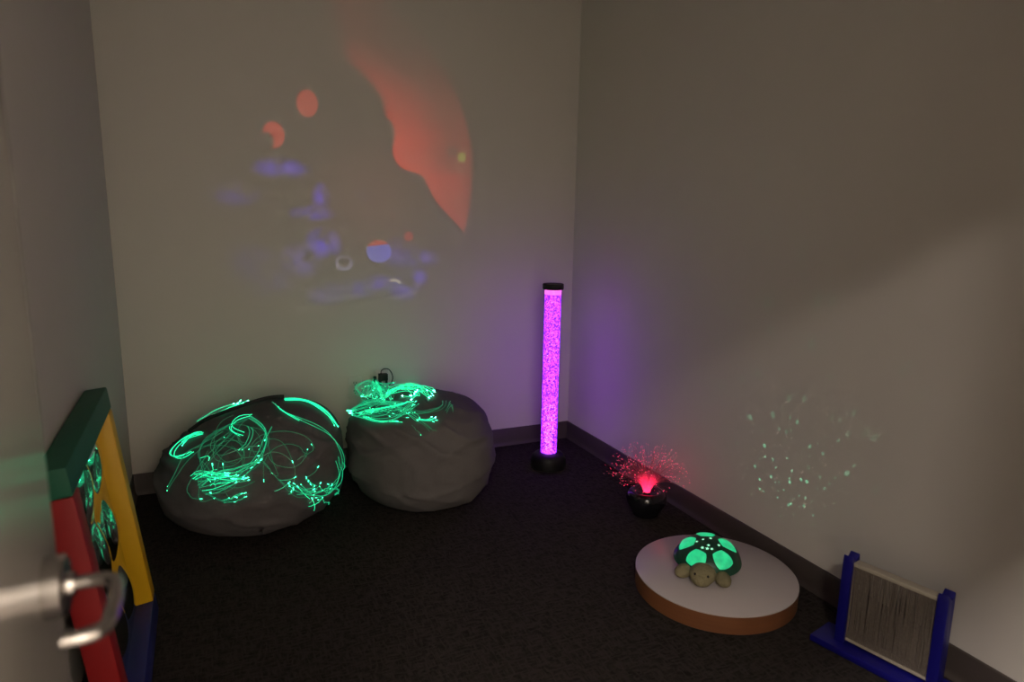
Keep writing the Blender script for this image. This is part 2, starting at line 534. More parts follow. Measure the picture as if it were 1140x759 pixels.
# central loops
stL([(392, 250), (425, 275), (452, 312), (458, 350), (440, 395), (400, 435), (350, 470)], 4, 3.0, M_fm, 0.014)
stL([(385, 245), (340, 275), (290, 305), (240, 345), (215, 390), (228, 430), (262, 468)], 3, 3.0, M_fd, 0.014)
stL([(330, 285), (300, 300), (262, 340), (258, 385), (300, 395), (370, 375), (430, 370)], 2, 3.0, M_fd, 0.014)
stL([(395, 245), (350, 262), (322, 290), (330, 305), (360, 315)], 3, 1.2, M_fb, 0.010, None)
stL([(395, 285), (408, 300), (392, 340), (366, 368)], 2, 1.2, M_fm, 0.008)
stL([(470, 282), (455, 310), (448, 330)], 1, 1.0, M_fm, 0.006)
stL([(340, 285), (300, 330), (240, 395), (205, 450), (190, 500), (210, 525), (250, 513)], 3, 3.0, M_fd, 0.014)
stL([(300, 320), (230, 360), (170, 410), (120, 470), (92, 517)], 2, 2.5, M_fd, 0.012)
stL([(455, 345), (475, 420), (500, 470), (470, 465)], 1, 2.0, M_fd, 0.010)
for _ in range(16):
    a0_, w_ = rnd.uniform(0, 6.28), rnd.choice((-1, 1))
    cx_, cy_, ra, rb = rnd.uniform(270, 560), rnd.uniform(320, 460), rnd.uniform(80, 150), rnd.uniform(50, 110)
    stL([(cx_ + ra * (0.6 + 0.1 * k) * math.cos(a0_ + w_ * k * 0.6), cy_ + rb * (0.6 + 0.1 * k) * math.sin(a0_ + w_ * k * 0.6)) for k in range(6)], 1, 0.6, M_fd, 0.010, M_tip if rnd.random() < 0.5 else None, 0.0026, 0.0009)
# tip cluster on the front
for tx, ty in ((238, 408), (252, 420), (270, 440), (288, 412), (300, 450), (316, 462), (330, 470), (340, 480), (352, 470), (365, 465), (378, 470), (388, 462), (400, 436), (262, 470), (308, 455),
               (428, 410), (372, 475), (322, 452), (345, 455), (392, 470)):
    sx, sy = tx - rnd.uniform(60, 110) * (1 if tx > 300 else -0.1) , ty + rnd.uniform(-25, 40)
    stL([(sx - 40, sy + 15), (sx, sy + 8), ((sx + tx) / 2, (sy + ty) / 2 + 8), (tx, ty)], 1, 0.5, M_fm if rnd.random() < 0.6 else M_fb, 0.008, M_tip, 0.0032)
stL([(210, 500), (270, 460), (330, 440), (410, 420), (432, 405)], 3, 2.0, M_fm, 0.010)
stL([(200, 470), (230, 455), (280, 465), (340, 468)], 5, 2.2, M_fb, 0.006, M_tip)
stL([(230, 520), (290, 545), (340, 536)], 2, 1.5, M_fd, 0.006); stL([(300, 548), (345, 538), (376, 524)], 4, 1.4, M_fm, 0.006)
stL([(560, 400), (590, 380), (620, 372), (606, 342)], 1, 1, M_fd, 0.006); stL([(600, 460), (630, 440), (647, 415)], 1, 1, M_fd, 0.006)
# right cluster
for tx, ty in ((538, 475), (552, 462), (548, 500), (575, 490), (588, 470), (600, 478), (608, 486), (620, 505), (630, 490), (628, 512), (650, 482), (668, 490), (690, 488), (640, 500), (612, 541), (636, 540), (655, 538), (556, 496), (680, 500)):
    sx, sy = tx - rnd.uniform(-60, 70), ty + rnd.uniform(10, 50)
    stL([(sx, sy), ((sx + tx) / 2 + 6, (sy + ty) / 2 + 8), (tx, ty)], 1, 0.5, M_fm if rnd.random() < 0.7 else M_fb, 0.006, M_tip, 0.0032)
stL([(715, 400), (722, 450), (700, 500), (650, 520), (590, 515), (540, 490)], 3, 2.0, M_fm, 0.008)
stL([(440, 400), (500, 470), (560, 520), (640, 510)], 2, 2.0, M_fd, 0.008)

# ---- right bag
SR = thing('fiber_optic_strands', 'dense tangle of glowing green fibre strands hanging from the black adapter onto a bean bag', 'fiber optic strands',
           (0, 0, 0), group='green fibre optic strands on the bean bags')
def cR(px, py): return (370 + px / 7.125, 390 + py / 7.125)
def stR(path, n, j, m, lift, tip=M_tip, tr=0.0025, r=0.0011, grow=0.6):
    for _ in range(n):
        pp = jit([cR(*q) for q in path], j, grow)
        add_strand(SR, lay(pp, bvhR, lift * rnd.uniform(0.4, 1.4), 3.40), m, r * rnd.uniform(0.8, 1.2), tip, tr * rnd.uniform(0.8, 1.2))
def stH(path, n, j, m, y0, y1, tip=M_tip, tr=0.0025, r=0.0011):
    for _ in range(n):
        pp = jit([cR(*q) for q in path], j, 0.8)
        a, c = y0 + rnd.uniform(-0.03, 0.03), y1 + rnd.uniform(-0.04, 0.02)
        add_strand(SR, hang(pp, lambda t: a + (c - a) * t), m, r * rnd.uniform(0.8, 1.2), tip, tr * rnd.uniform(0.8, 1.2))
mb = MB(); mb.tube(hang([cR(338, 205), cR(338, 232), cR(340, 258)], lambda t: 3.462 - 0.012 * t), 0.0085, 12)
mb.build('sleeve', M_sleeve, SR)
# hanging tangle between the adapter and the bag
stH([(338, 250), (345, 290), (370, 340), (385, 420)], 8, 1.6, M_fb, 3.44, 3.22)
stH([(338, 250), (350, 300), (390, 350), (430, 380), (470, 420)], 8, 2.2, M_fm, 3.44, 3.20)
stH([(336, 250), (300, 255), (255, 275), (222, 312), (232, 350), (270, 380)], 6, 1.8, M_fm, 3.44, 3.30)
stH([(336, 252), (290, 290), (235, 300), (225, 320), (262, 360)], 3, 1.6, M_fd, 3.44, 3.38)
stH([(338, 250), (300, 320), (280, 380), (340, 420)], 6, 2.2, M_fm, 3.44, 3.22)
stH([(340, 250), (400, 270), (440, 268), (485, 260)], 2, 1.0, M_fm, 3.44, 3.38)
stH([(342, 250), (380, 280), (415, 290), (440, 296)], 2, 1.2, M_fm, 3.44, 3.38)
stH([(340, 250), (330, 330), (380, 390), (440, 350), (400, 300), (350, 330), (330, 400)], 5, 2.6, M_fd, 3.43, 3.37, None)
# thick arc that dives behind the bag
stH([(430, 372), (470, 330), (520, 302), (580, 290), (640, 288), (700, 305), (745, 330), (780, 362)], 9, 1.8, M_fb, 3.44, 3.478, M_tipx, 0.0035, 0.0013)
stH([(430, 372), (500, 330), (600, 312), (680, 330), (700, 375), (640, 372)], 6, 3.0, M_fb, 3.45, 3.482, M_tiph, 0.0040, 0.0012)
for _ in range(14):
    a0_, w_ = rnd.uniform(0, 6.28), rnd.choice((-1, 1))
    cx_, cy_, ra, rb = rnd.uniform(290, 420), rnd.uniform(310, 400), rnd.uniform(40, 110), rnd.uniform(30, 80)
    stH([(340, 252)] + [(cx_ + ra * (0.6 + 0.1 * k) * math.cos(a0_ + w_ * k * 0.8), cy_ + rb * (0.6 + 0.1 * k) * math.sin(a0_ + w_ * k * 0.8)) for k in range(6)], 1, 0.6, M_fd if rnd.random() < 0.6 else M_fm, 3.44, 3.32, M_tip, 0.0022, 0.0009)
for _ in range(18):
    a0_, w_ = rnd.uniform(0, 6.28), rnd.choice((-1, 1))
    cx_, cy_, ra, rb = rnd.uniform(250, 560), rnd.uniform(470, 530), rnd.uniform(70, 190), rnd.uniform(18, 48)
    stR([(cx_ + ra * (0.6 + 0.1 * k) * math.cos(a0_ + w_ * k * 0.8), cy_ + rb * (0.6 + 0.1 * k) * math.sin(a0_ + w_ * k * 0.8)) for k in range(6)], 1, 0.6, M_fd if rnd.random() < 0.6 else M_fm, 0.012, M_tip, 0.0022, 0.0009)
# loops lying on the top of the bag
stR([(560, 430), (480, 435), (380, 440), (280, 450), (200, 465), (125, 480)], 6, 1.2, M_fm, 0.012)
stR([(600, 420), (540, 455), (470, 475), (390, 488), (300, 505), (210, 515)], 7, 1.1, M_fb, 0.012, None)
stR([(150, 490), (200, 525), (270, 545), (350, 570), (430, 575), (500, 560), (560, 520), (600, 480), (640, 450)], 4, 1.3, M_fm, 0.012)
stR([(260, 530), (300, 550), (360, 572), (440, 574), (530, 572)], 4, 1.2, M_fb, 0.010)
stR([(220, 450), (260, 430), (340, 425), (430, 440), (520, 470), (580, 500)], 4, 1.6, M_fm, 0.012)
stR([(500, 480), (540, 500), (560, 520), (600, 470), (650, 430)], 6, 1.3, M_fm, 0.010)
stR([(560, 470), (620, 520), (660, 540), (675, 555)], 4, 1.2, M_fm, 0.008)
stR([(320, 440), (250, 480), (170, 500), (140, 490)], 5, 1.4, M_fm, 0.010)
stR([(600, 500), (680, 525), (760, 520), (840, 490), (885, 450), (870, 410)], 3, 1.2, M_fd, 0.010, None)
stR([(640, 480), (720, 500), (790, 490), (850, 460)], 2, 1.6, M_fd, 0.010, None)
stR([(900, 495), (920, 460), (945, 420)], 3, 1.0, M_fd, 0.006, None); stR([(960, 500), (965, 460), (940, 430)], 2, 1.0, M_fd, 0.006, None)
stR([(700, 555), (760, 570), (800, 560), (812, 540)], 4, 0.7, M_fb, 0.006, M_tipx, 0.003)
stR([(690, 560), (740, 575), (790, 572), (825, 575)], 2, 0.7, M_fm, 0.006)
stR([(640, 600), (680, 640), (706, 670)], 1, 0.6, M_fd, 0.004)
stR([(700, 570), (760, 610), (810, 640)], 3, 1.6, M_fd, 0.006, None)
for q in ((115, 480), (130, 492), (160, 515), (140, 478)):
    stR([(q[0] + 60, q[1] - 5), (q[0] + 30, q[1] + 4), q], 1, 0.5, M_fb, 0.005, M_tipx, 0.003)

# ------------------------------------------------------------------ outlets and black adapter
M_plate = mat('outlet_plate', (0.60, 0.58, 0.53), 0.45, var=0.02)
M_slot = mat('outlet_slot', (0.01, 0.01, 0.01), 0.6)
def outlet(x, z, label):
    t = thing('wall_outlet', label, 'outlet', (x, YB, z), group='outlets on the back wall')
    mb = MB(); mb.box((0, -0.003, 0), (0.072, 0.006, 0.116)); mb.build('cover_plate', M_plate, t, bevel=0.002)
    for s in (-1, 1):
        mb = MB(); mb.lathe([(0, 0.0), (0.017, 0.0), (0.017, 0.002), (0, 0.002)], 24)
        o = mb.build('socket', M_plate, t); o.rotation_euler = (PI / 2, 0, 0); o.location = (0, -0.0058, s * 0.0215)
        m2 = MB()
        for dx in (-0.0063, 0.0063): m2.box((dx, 0.004, 0.0023), (0.0028, 0.009, 0.0015))
        m2.lathe([(0, 0), (0.0035, 0), (0.0035, 0.0024), (0, 0.0024)], 12, (0, -0.008, 0))
        m2.build('slots', M_slot, o)
    return t
outlet(0.694, 0.430, 'white wall outlet plate with empty sockets above the left edge of the boxy bean bag')
outlet(0.838, 0.452, 'white wall outlet plate behind the black adapter and green tangle')
AD = thing('power_adapter', 'small black power adapter with a looped cord plugged into the back wall', 'adapter', (0.838, YB - 0.0095, 0.479))
mb = MB(); mb.box((0, -0.017, 0), (0.046, 0.034, 0.036)); mb.box((-0.017, -0.016, -0.030), (0.014, 0.022, 0.030)); mb.box((0.018, -0.016, -0.026), (0.010, 0.018, 0.022))
mb.build('plug_body', M_black, AD, bevel=0.003)
mb = MB(); mb.tube(catmull([(-0.012, -0.02, 0.012), (-0.010, -0.024, 0.036), (0.006, -0.026, 0.046), (0.030, -0.024, 0.040), (0.046, -0.022, 0.016), (0.051, -0.020, -0.010), (0.044, -0.016, -0.034), (0.030, -0.016, -0.052)], 0.004), 0.0024, 8)
mb.build('cord', M_black, AD)

# ------------------------------------------------------------------ bubble tube
BT = thing('bubble_tube', 'tall purple lit bubble tube with a black base and cap in the back corner', 'lamp', (1.640, 3.098, 0))
mb = MB(); mb.lathe([(0, 0), (0.086, 0), (0.092, 0.004), (0.094, 0.02), (0.092, 0.050), (0.086, 0.066), (0.074, 0.078), (0.056, 0.082), (0.0, 0.082)], 64)
mb.build('base', M_black, BT)
RT, ZT0, ZT1 = 0.0485, 0.082, 0.962
M_acr, nt, b, out = new_mat('clear_tube')
nt.nodes.remove(b)
lw = nt.nodes.new('ShaderNodeLayerWeight'); lw.inputs['Blend'].default_value = 0.25
tr = nt.nodes.new('ShaderNodeBsdfTransparent'); gl = nt.nodes.new('ShaderNodeBsdfGlossy'); gl.inputs['Roughness'].default_value = 0.03
ms = nt.nodes.new('ShaderNodeMixShader')
mm = nt.nodes.new('ShaderNodeMath'); mm.operation = 'MULTIPLY'; mm.inputs[1].default_value = 0.35
nt.links.new(lw.outputs['Fresnel'], mm.inputs[0]); nt.links.new(mm.outputs[0], ms.inputs[0])
nt.links.new(tr.outputs[0], ms.inputs[1]); nt.links.new(gl.outputs[0], ms.inputs[2]); nt.links.new(ms.outputs[0], out.inputs[0])
mb = MB(); mb.lathe([(RT, ZT0), (RT, ZT1)], 64); mb.lathe([(RT - 0.003, ZT0), (RT - 0.003, ZT1)], 64)
mb.build('clear_tube', M_acr, BT)
# lit water
M_wat, nt, b, out = new_mat('lit_water')
nt.nodes.remove(b)
tc = nt.nodes.new('ShaderNodeTexCoord')
vo = nt.nodes.new('ShaderNodeTexVoronoi'); vo.inputs['Scale'].default_value = 95
nt.links.new(tc.outputs['Object'], vo.inputs['Vector'])
nz = nt.nodes.new('ShaderNodeTexNoise'); nz.inputs['Scale'].default_value = 105; nz.inputs['Detail'].default_value = 3
nt.links.new(tc.outputs['Object'], nz.inputs['Vector'])
r1 = nt.nodes.new('ShaderNodeValToRGB')
cr = r1.color_ramp
cr.elements[0].position = 0.40; cr.elements[0].color = (0.05, 0.004, 0.22, 1)
cr.elements[1].position = 0.66; cr.elements[1].color = (0.50, 0.05, 1.05, 1)
e = cr.elements.new(0.52); e.color = (0.20, 0.014, 0.82, 1)
nt.links.new(nz.outputs['Fac'], r1.inputs[0])
em = nt.nodes.new('ShaderNodeEmission'); em.inputs[1].default_value = 4.6
nt.links.new(r1.outputs[0], em.inputs[0])
tr = nt.nodes.new('ShaderNodeBsdfTransparent'); tr.inputs[0].default_value = (0.75, 0.55, 1, 1)
ms = nt.nodes.new('ShaderNodeMixShader'); ms.inputs[0].default_value = 0.62
nt.links.new(tr.outputs[0], ms.inputs[1]); nt.links.new(em.outputs[0], ms.inputs[2]); nt.links.new(ms.outputs[0], out.inputs[0])
mb = MB(); mb.lathe([(0, ZT0 + 0.003), (RT - 0.006, ZT0 + 0.003), (RT - 0.006, ZT1 - 0.030), (0, ZT1 - 0.030)], 64)
wa = mb.build('water', M_wat, BT); wa['label'] = 'water lit violet from below'
M_bub = emis('bubble_glow', (0.90, 0.18, 1.0), 3.4)
M_bub2 = emis('bubble_glow_violet', (0.38, 0.05, 1.2), 8.0)
M_bub3 = emis('bubble_glow_hot', (1.0, 0.45, 0.95), 5.0)
M_bub4 = emis('bubble_glow_rose', (1.0, 0.06, 0.34), 1.3)
mb = MB()
ICO = bmesh.new(); bmesh.ops.create_icosphere(ICO, subdivisions=1, radius=1.0)
IV = [v.co.copy() for v in ICO.verts]; IF = [tuple(v.index for v in f.verts) for f in ICO.faces]; ICO.free()
for _ in range(1700):
    z = ZT0 + 0.012 + (ZT1 - ZT0 - 0.055) * rnd.random() ** 1.05
    t = (z - ZT0) / (ZT1 - ZT0)
    rmax = (RT - 0.010) * min(1, 0.42 + 2.4 * t)
    rr = rmax * math.sqrt(rnd.random()); a = rnd.uniform(0, 2 * PI)
    s = rnd.uniform(0.0010, 0.0027) * (1.25 if t < 0.35 else 1.0)
    c = Vector((rr * math.cos(a), rr * math.sin(a), z))
    hot = rnd.random()
    mi = 2 if hot < (0.42 if t < 0.30 else 0.06) else (3 if hot > 0.95 and t < 0.55 else (1 if hot > 0.72 else 0))
    mb.add([c + v * s for v in IV], IF, mi)
bo = mb.build('bubbles', [M_bub, M_bub2, M_bub3, M_bub4], BT); bo['kind'] = 'stuff'
M_pink = emis('pink_band', (1.0, 0.16, 0.80), 1.3)
mb = MB(); mb.lathe([(0, ZT1 - 0.027), (RT - 0.005, ZT1 - 0.027), (RT - 0.005, ZT1 - 0.002), (0, ZT1 - 0.002)], 64)
mb.build('lit_collar', M_pink, BT)['label'] = 'bright pink collar under the cap'
M_hot = emis('base_light', (1.0, 0.35, 0.95), 5.0)
mb = MB(); mb.lathe([(0, ZT0 + 0.0005), (0.034, ZT0 + 0.0005), (0.034, ZT0 + 0.0025), (0, ZT0 + 0.0025)], 48)
mb.build('base_light', M_hot, BT)
mb = MB(); mb.lathe([(0, ZT1 - 0.001), (0.0525, ZT1 - 0.001), (0.0545, ZT1 + 0.002), (0.0545, ZT1 + 0.024), (0.052, ZT1 + 0.028), (0, ZT1 + 0.028)], 64)
mb.build('cap', M_black, BT)

# ------------------------------------------------------------------ red fibre optic lamp
FLX, FLY = 1.782, 2.402
FL = thing('fiber_optic_lamp', 'small black lamp with a red spray of fine light fibres beside the right wall', 'lamp', (FLX, FLY, 0))
M_gloss = mat('black_gloss', (0.010, 0.010, 0.013), 0.18, var=0.1)
mb = MB(); mb.lathe([(0, 0), (0.054, 0), (0.058, 0.004), (0.058, 0.012), (0.070, 0.030), (0.087, 0.060), (0.091, 0.085), (0.086, 0.104), (0.074, 0.116), (0.062, 0.118), (0.044, 0.108), (0.024, 0.097), (0.0, 0.095)], 56)
mb.build('bowl_base', M_gloss, FL)
mb = MB(); mb.lathe([(0, 0.094), (0.017, 0.094), (0.017, 0.108), (0.012, 0.110), (0, 0.110)], 32); mb.build('fibre_holder', M_black, FL)
M_rf, nt, b, out = new_mat('red_fibre')
tc = nt.nodes.new('ShaderNodeTexCoord')
vd = nt.nodes.new('ShaderNodeVectorMath'); vd.operation = 'DISTANCE'; vd.inputs[1].default_value = (0, 0, 0.105)
nt.links.new(tc.outputs['Object'], vd.inputs[0])
mr = nt.nodes.new('ShaderNodeMapRange'); mr.inputs['From Min'].default_value = 0.01; mr.inputs['From Max'].default_value = 0.095
mr.inputs['To Min'].default_value = 3.6; mr.inputs['To Max'].default_value = 0.10
nt.links.new(vd.outputs['Value'], mr.inputs['Value'])
b.inputs['Base Color'].default_value = (0.25, 0.10, 0.10, 1)
b.inputs['Emission Color'].default_value = (1.0, 0.02, 0.09, 1)
nt.links.new(mr.outputs[0], b.inputs['Emission Strength'])
M_rt = emis('red_fibre_tip', (1.0, 0.04, 0.12), 4.5)
M_rt2 = emis('pale_fibre_tip', (1.0, 0.35, 0.40), 1.6)
fb, tb = MB(), MB()
for i in range(420):
    a = rnd.uniform(0, 2 * PI)
    th = math.radians(6 + 76 * rnd.random() ** 0.8)
    L = rnd.uniform(0.13, 0.235)
    dr = Vector((math.cos(a), math.sin(a), 0))
    base = Vector((0, 0, 0.108)) + dr * 0.015 * rnd.random()
    pts = []
    for k in range(8):
        t = k / 7
        ang = math.radians(3) + (th - math.radians(3)) * min(1, t * 1.6)
        if k == 0: p = base
        else: p = pts[-1] + (dr * math.sin(ang) + Vector((0, 0, 1)) * math.cos(ang)) * (L / 7)
        pts.append(p)
    pts = [Vector((p.x, p.y, max(p.z - 0.9 * max(0, math.hypot(p.x, p.y) - 0.05) ** 2, 0.118 if math.hypot(p.x, p.y) > 0.03 else p.z))) for p in pts]
    if FLX + pts[-1].x > XR - 0.008: continue
    fb.tube(pts, [0.00034 - 0.00018 * k / 7 for k in range(8)], 4)
    s = rnd.uniform(0.0006, 0.0014)
    tb.add([pts[-1] + v * s for v in IV], IF, 0 if rnd.random() < 0.75 else 1)
sp = fb.build('fibre_spray', M_rf, FL); sp['kind'] = 'stuff'
tp = tb.build('fibre_tips', [M_rt, M_rt2], sp); tp['kind'] = 'stuff'; tp['label'] = 'bright red points at the fibre ends'

# ------------------------------------------------------------------ round platform
M_lam = mat('white_laminate', (0.50, 0.455, 0.455), 0.35, var=0.03, scale=4)
M_wood, nt, b, out = new_mat('maple_edge')
tc = nt.nodes.new('ShaderNodeTexCoord'); mp = nt.nodes.new('ShaderNodeMapping'); mp.inputs['Scale'].default_value = (3, 3, 90)
nt.links.new(tc.outputs['Object'], mp.inputs['Vector'])
nz = nt.nodes.new('ShaderNodeTexNoise'); nz.inputs['Scale'].default_value = 2.2; nz.inputs['Detail'].default_value = 5
nt.links.new(mp.outputs[0], nz.inputs['Vector'])
mx = nt.nodes.new('ShaderNodeMix'); mx.data_type = 'RGBA'
mx.inputs[6].default_value = (0.135, 0.050, 0.020, 1); mx.inputs[7].default_value = (0.215, 0.085, 0.034, 1)
nt.links.new(nz.outputs['Fac'], mx.inputs[0]); nt.links.new(mx.outputs[2], b.inputs['Base Color']); b.inputs['Roughness'].default_value = 0.45
PR, PH = 0.286, 0.070
PL = thing('round_platform', 'low round platform with a white top and wooden edge on the carpet', 'platform', (1.646, 1.781, 0))
mb = MB(); mb.lathe([(0, 0.001), (PR - 0.002, 0.001), (PR, 0.003), (PR, PH - 0.006), (0, PH - 0.006)], 128); mb.build('wooden_rim', M_wood, PL)
mb = MB(); mb.lathe([(0, PH - 0.006), (PR, PH - 0.006), (PR + 0.0005, PH - 0.002), (PR - 0.002, PH), (0, PH)], 128); mb.build('top_panel', M_lam, PL)

# ------------------------------------------------------------------ turtle night light
TX, TY = 1.628, 1.806
ang = math.radians(-138)
TU = thing('turtle_night_light', 'plush turtle night light with a glowing green shell on the round platform', 'night light', (TX, TY, PH + 0.0005), (0, 0, ang))
M_plush = mat('tan_plush', (0.24, 0.215, 0.125), 0.95, var=0.25, scale=50, bump=0.8, bscale=180, bdist=0.004, spec=0.1)
M_shell = mat('dark_green_shell', (0.012, 0.060, 0.034), 0.35, var=0.2, scale=60)
M_pan, nt, b, out = new_mat('lit_shell_panel')
b.inputs['Base Color'].default_value = (0.05, 0.4, 0.2, 1); b.inputs['Roughness'].default_value = 0.4
tc = nt.nodes.new('ShaderNodeTexCoord'); nz = nt.nodes.new('ShaderNodeTexNoise'); nz.inputs['Scale'].default_value = 38; nz.inputs['Detail'].default_value = 3
nt.links.new(tc.outputs['Object'], nz.inputs['Vector'])
mr = nt.nodes.new('ShaderNodeMapRange'); mr.inputs['To Min'].default_value = 0.25; mr.inputs['To Max'].default_value = 1.20
nt.links.new(nz.outputs['Fac'], mr.inputs['Value']); nt.links.new(mr.outputs[0], b.inputs['Emission Strength'])
b.inputs['Emission Color'].default_value = (0.012, 0.66, 0.26, 1)
M_star = emis('star_window', (0.35, 1.0, 0.60), 1.2)
# +X is the way the turtle faces
tilt = Matrix.Rotation(math.radians(15), 4, 'Y').to_3x3()
SC = Vector((0.0, 0, 0.047)); SR_ = Vector((0.104, 0.110, 0.063))
mb = MB()
def shell_pt(th, a, off=0.0):
    p = Vector((math.sin(th) * math.cos(a) * (SR_.x + off), math.sin(th) * math.sin(a) * (SR_.y + off), math.cos(th) * (SR_.z + off)))
    return tilt @ p + SC
vs, fs = [], []
NA, NT = 56, 18
prof = [(math.radians(90) * i / NT, 0.0) for i in range(NT + 1)]
for i in range(NT + 1):
    th = math.radians(90) * i / NT
    for k in range(NA):
        a = 2 * PI * k / NA
        off = 0.010 * max(0, (i - NT + 3) / 3) ** 1.5 * (1 + 0.30 * math.cos(5 * a))
        vs.append(shell_pt(th, a, off))
for k in range(NA):
    a = 2 * PI * k / NA; vs.append(tilt @ Vector((math.cos(a) * (SR_.x + 0.002), math.sin(a) * (SR_.y + 0.002), -0.010)) + SC)
for i in range(NT + 1):
    for k in range(NA):
        k2 = (k + 1) % NA
        fs.append((i * NA + k, (i + 1) * NA + k, (i + 1) * NA + k2, i * NA + k2))
fs = [f for f in fs if f[0] >= NA or True]
mb.add(vs, fs)
shell = mb.build('shell', M_shell, TU, angle=60)
for q in range(5):
    a0 = q * 2 * PI / 5 + math.radians(50)
    vs, fs = [], []
    n1, n2 = 10, 12
    for i in range(n1 + 1):
        for j in range(n2 + 1):
            s_, t_ = -1 + 2 * i / n1, -1 + 2 * j / n2
            u = s_ * math.sqrt(max(0, 1 - 0.30 * t_ * t_)); w = t_ * math.sqrt(max(0, 1 - 0.30 * s_ * s_))
            th = math.radians(47) + math.radians(22.5) * u
            a = a0 + math.radians(25) * w * (1.0 - 0.16 * u)
            edge = max(abs(s_), abs(t_))
            vs.append(shell_pt(th, a, 0.0030 * (1 - edge ** 4) + 0.0002))
    for i in range(n1):
        for j in range(n2):
            p0 = i * (n2 + 1) + j
            fs.append((p0, p0 + n2 + 1, p0 + n2 + 2, p0 + 1))
    mb = MB(); mb.add(vs, fs)
    mb.build('shell_panel', M_pan, shell)['label'] = 'glowing green shell panel'
for th_, a_, s in ((6, 0.3, 0.006), (17, -0.5, 0.007), (16, 0.6, 0.006), (20, 1.7, 0.006), (18, 3.0, 0.006), (21, -1.6, 0.005), (15, 0.05, 0.007), (14, 4.0, 0.005)):
    c = shell_pt(math.radians(th_), a_, 0.0008); n = (tilt @ Vector((math.sin(math.radians(th_)) * math.cos(a_), math.sin(math.radians(th_)) * math.sin(a_), 1.6))).normalized()
    u = n.orthogonal().normalized(); w = n.cross(u)
    ph = rnd.uniform(0, 6)
    ring = [c + (u * math.cos(ph + 2 * PI * k / 10) + w * math.sin(ph + 2 * PI * k / 10)) * (s * (1 if k % 2 == 0 else 0.42)) for k in range(10)]
    mb = MB(); vs = [c + n * 0.0012] + [r_ + n * 0.0006 for r_ in ring] + [r_ - n * 0.0004 for r_ in ring]
    mb.add(vs, [(0, 1 + k, 1 + (k + 1) % 10) for k in range(10)] + [(1 + k, 11 + k, 11 + (k + 1) % 10, 1 + (k + 1) % 10) for k in range(10)])
    mb.build('star_window', M_star, shell, smooth=False)
def fuzz(p):
    return p * (1 + 0.04 * noise.noise(p * 4))
mb = MB(); mb.ellipsoid((0, 0, 0.034), (0.098, 0.092, 0.034), seg=40, rings=20, fn=fuzz); mb.build('plush_body', M_plush, TU)
mb = MB(); mb.ellipsoid((0.112, 0.0, 0.036), (0.044, 0.046, 0.036), seg=32, rings=20, fn=fuzz)
mb.ellipsoid((0.140, 0.0, 0.028), (0.027, 0.034, 0.024), seg=24, rings=14, fn=fuzz)
mb.ellipsoid((0.090, 0.0, 0.036), (0.030, 0.032, 0.030), seg=24, rings=14)
head = mb.build('head', M_plush, TU)
for s in (-1, 1):
    mb = MB(); mb.ellipsoid((0.1465, s * 0.022, 0.0475), (0.0042, 0.0042, 0.0048), seg=14, rings=10); mb.build('eye', M_black, head)
for s in (-1, 1):
    mb = MB(); mb.ellipsoid((0.096, s * 0.068, 0.024), (0.040, 0.027, 0.0235), Matrix.Rotation(s * 0.45, 3, 'Z'), fn=fuzz); mb.build('front_flipper', M_plush, TU)
    mb = MB(); mb.ellipsoid((-0.080, s * 0.070, 0.017), (0.036, 0.022, 0.016), Matrix.Rotation(s * 2.3, 3, 'Z'), fn=fuzz); mb.build('rear_flipper', M_plush, TU)
mb = MB(); mb.ellipsoid((-0.112, 0, 0.016), (0.026, 0.012, 0.010)); mb.build('tail', M_plush, TU)

# ------------------------------------------------------------------ blue string frame
M_bw = mat('blue_painted_wood', (0.006, 0.005, 0.165), 0.4, var=0.08, scale=25)
M_rod = mat('pale_dowel', (0.42, 0.38, 0.30), 0.6, var=0.12, scale=80)
M_thr = mat('brown_thread', (0.15, 0.125, 0.10), 0.9, var=0.45, scale=120)
dv = Vector((0.225, -0.9743, 0)); pv = Vector((0.9743, 0.225, 0))     # along the frame; across it (towards the wall)
LP = Vector((1.798, 1.352, 0)); LW = 0.270
SF = thing('string_frame', 'blue wooden frame strung with brown threads standing by the right wall', 'string frame', tuple(LP + dv * LW / 2), (0, 0, math.atan2(dv.y, dv.x)))
# local: +X along frame towards the doorway, +Y across it towards the wall
hw = LW / 2
mb = MB(); mb.box((0, 0, 0.0125), (LW + 0.15, 0.118, 0.023)); mb.build('base_board', M_bw, SF, bevel=0.003)
for s in (-1, 1):
    mb = MB()
    prof = [(-0.024, 0.024), (0.024, 0.024), (0.024, 0.300), (0.021, 0.318), (0.010, 0.306), (0.0, 0.300), (-0.010, 0.306), (-0.021, 0.318), (-0.024, 0.300)]
    mb.prism(prof, (s * hw - 0.015, 0, 0), (0, 1, 0), (0, 0, 1), (1, 0, 0), 0.030)
    mb.build('post', M_bw, SF, bevel=0.002)
for z in (0.293, 0.040):
    mb = MB(); mb.box((0, 0.001, z), (LW - 0.030, 0.034, 0.012)); mb.build('slat', M_rod, SF, bevel=0.002)
mb = MB()
for i in range(62):
    x = -hw + 0.017 + (LW - 0.034) * i / 61
    for yy, ph in ((-0.0145, 0.0), (0.0165, 2.0)):
        w1, w2 = rnd.gauss(0, 0.0010), rnd.gauss(0, 0.0010)
        mb.tube([(x, yy, 0.290), (x + w1, yy + rnd.gauss(0, 0.0008), 0.21), (x + w2, yy + rnd.gauss(0, 0.0008), 0.13), (x, yy, 0.037)], 0.00165, 5)
mb.build('threads', M_thr, SF)

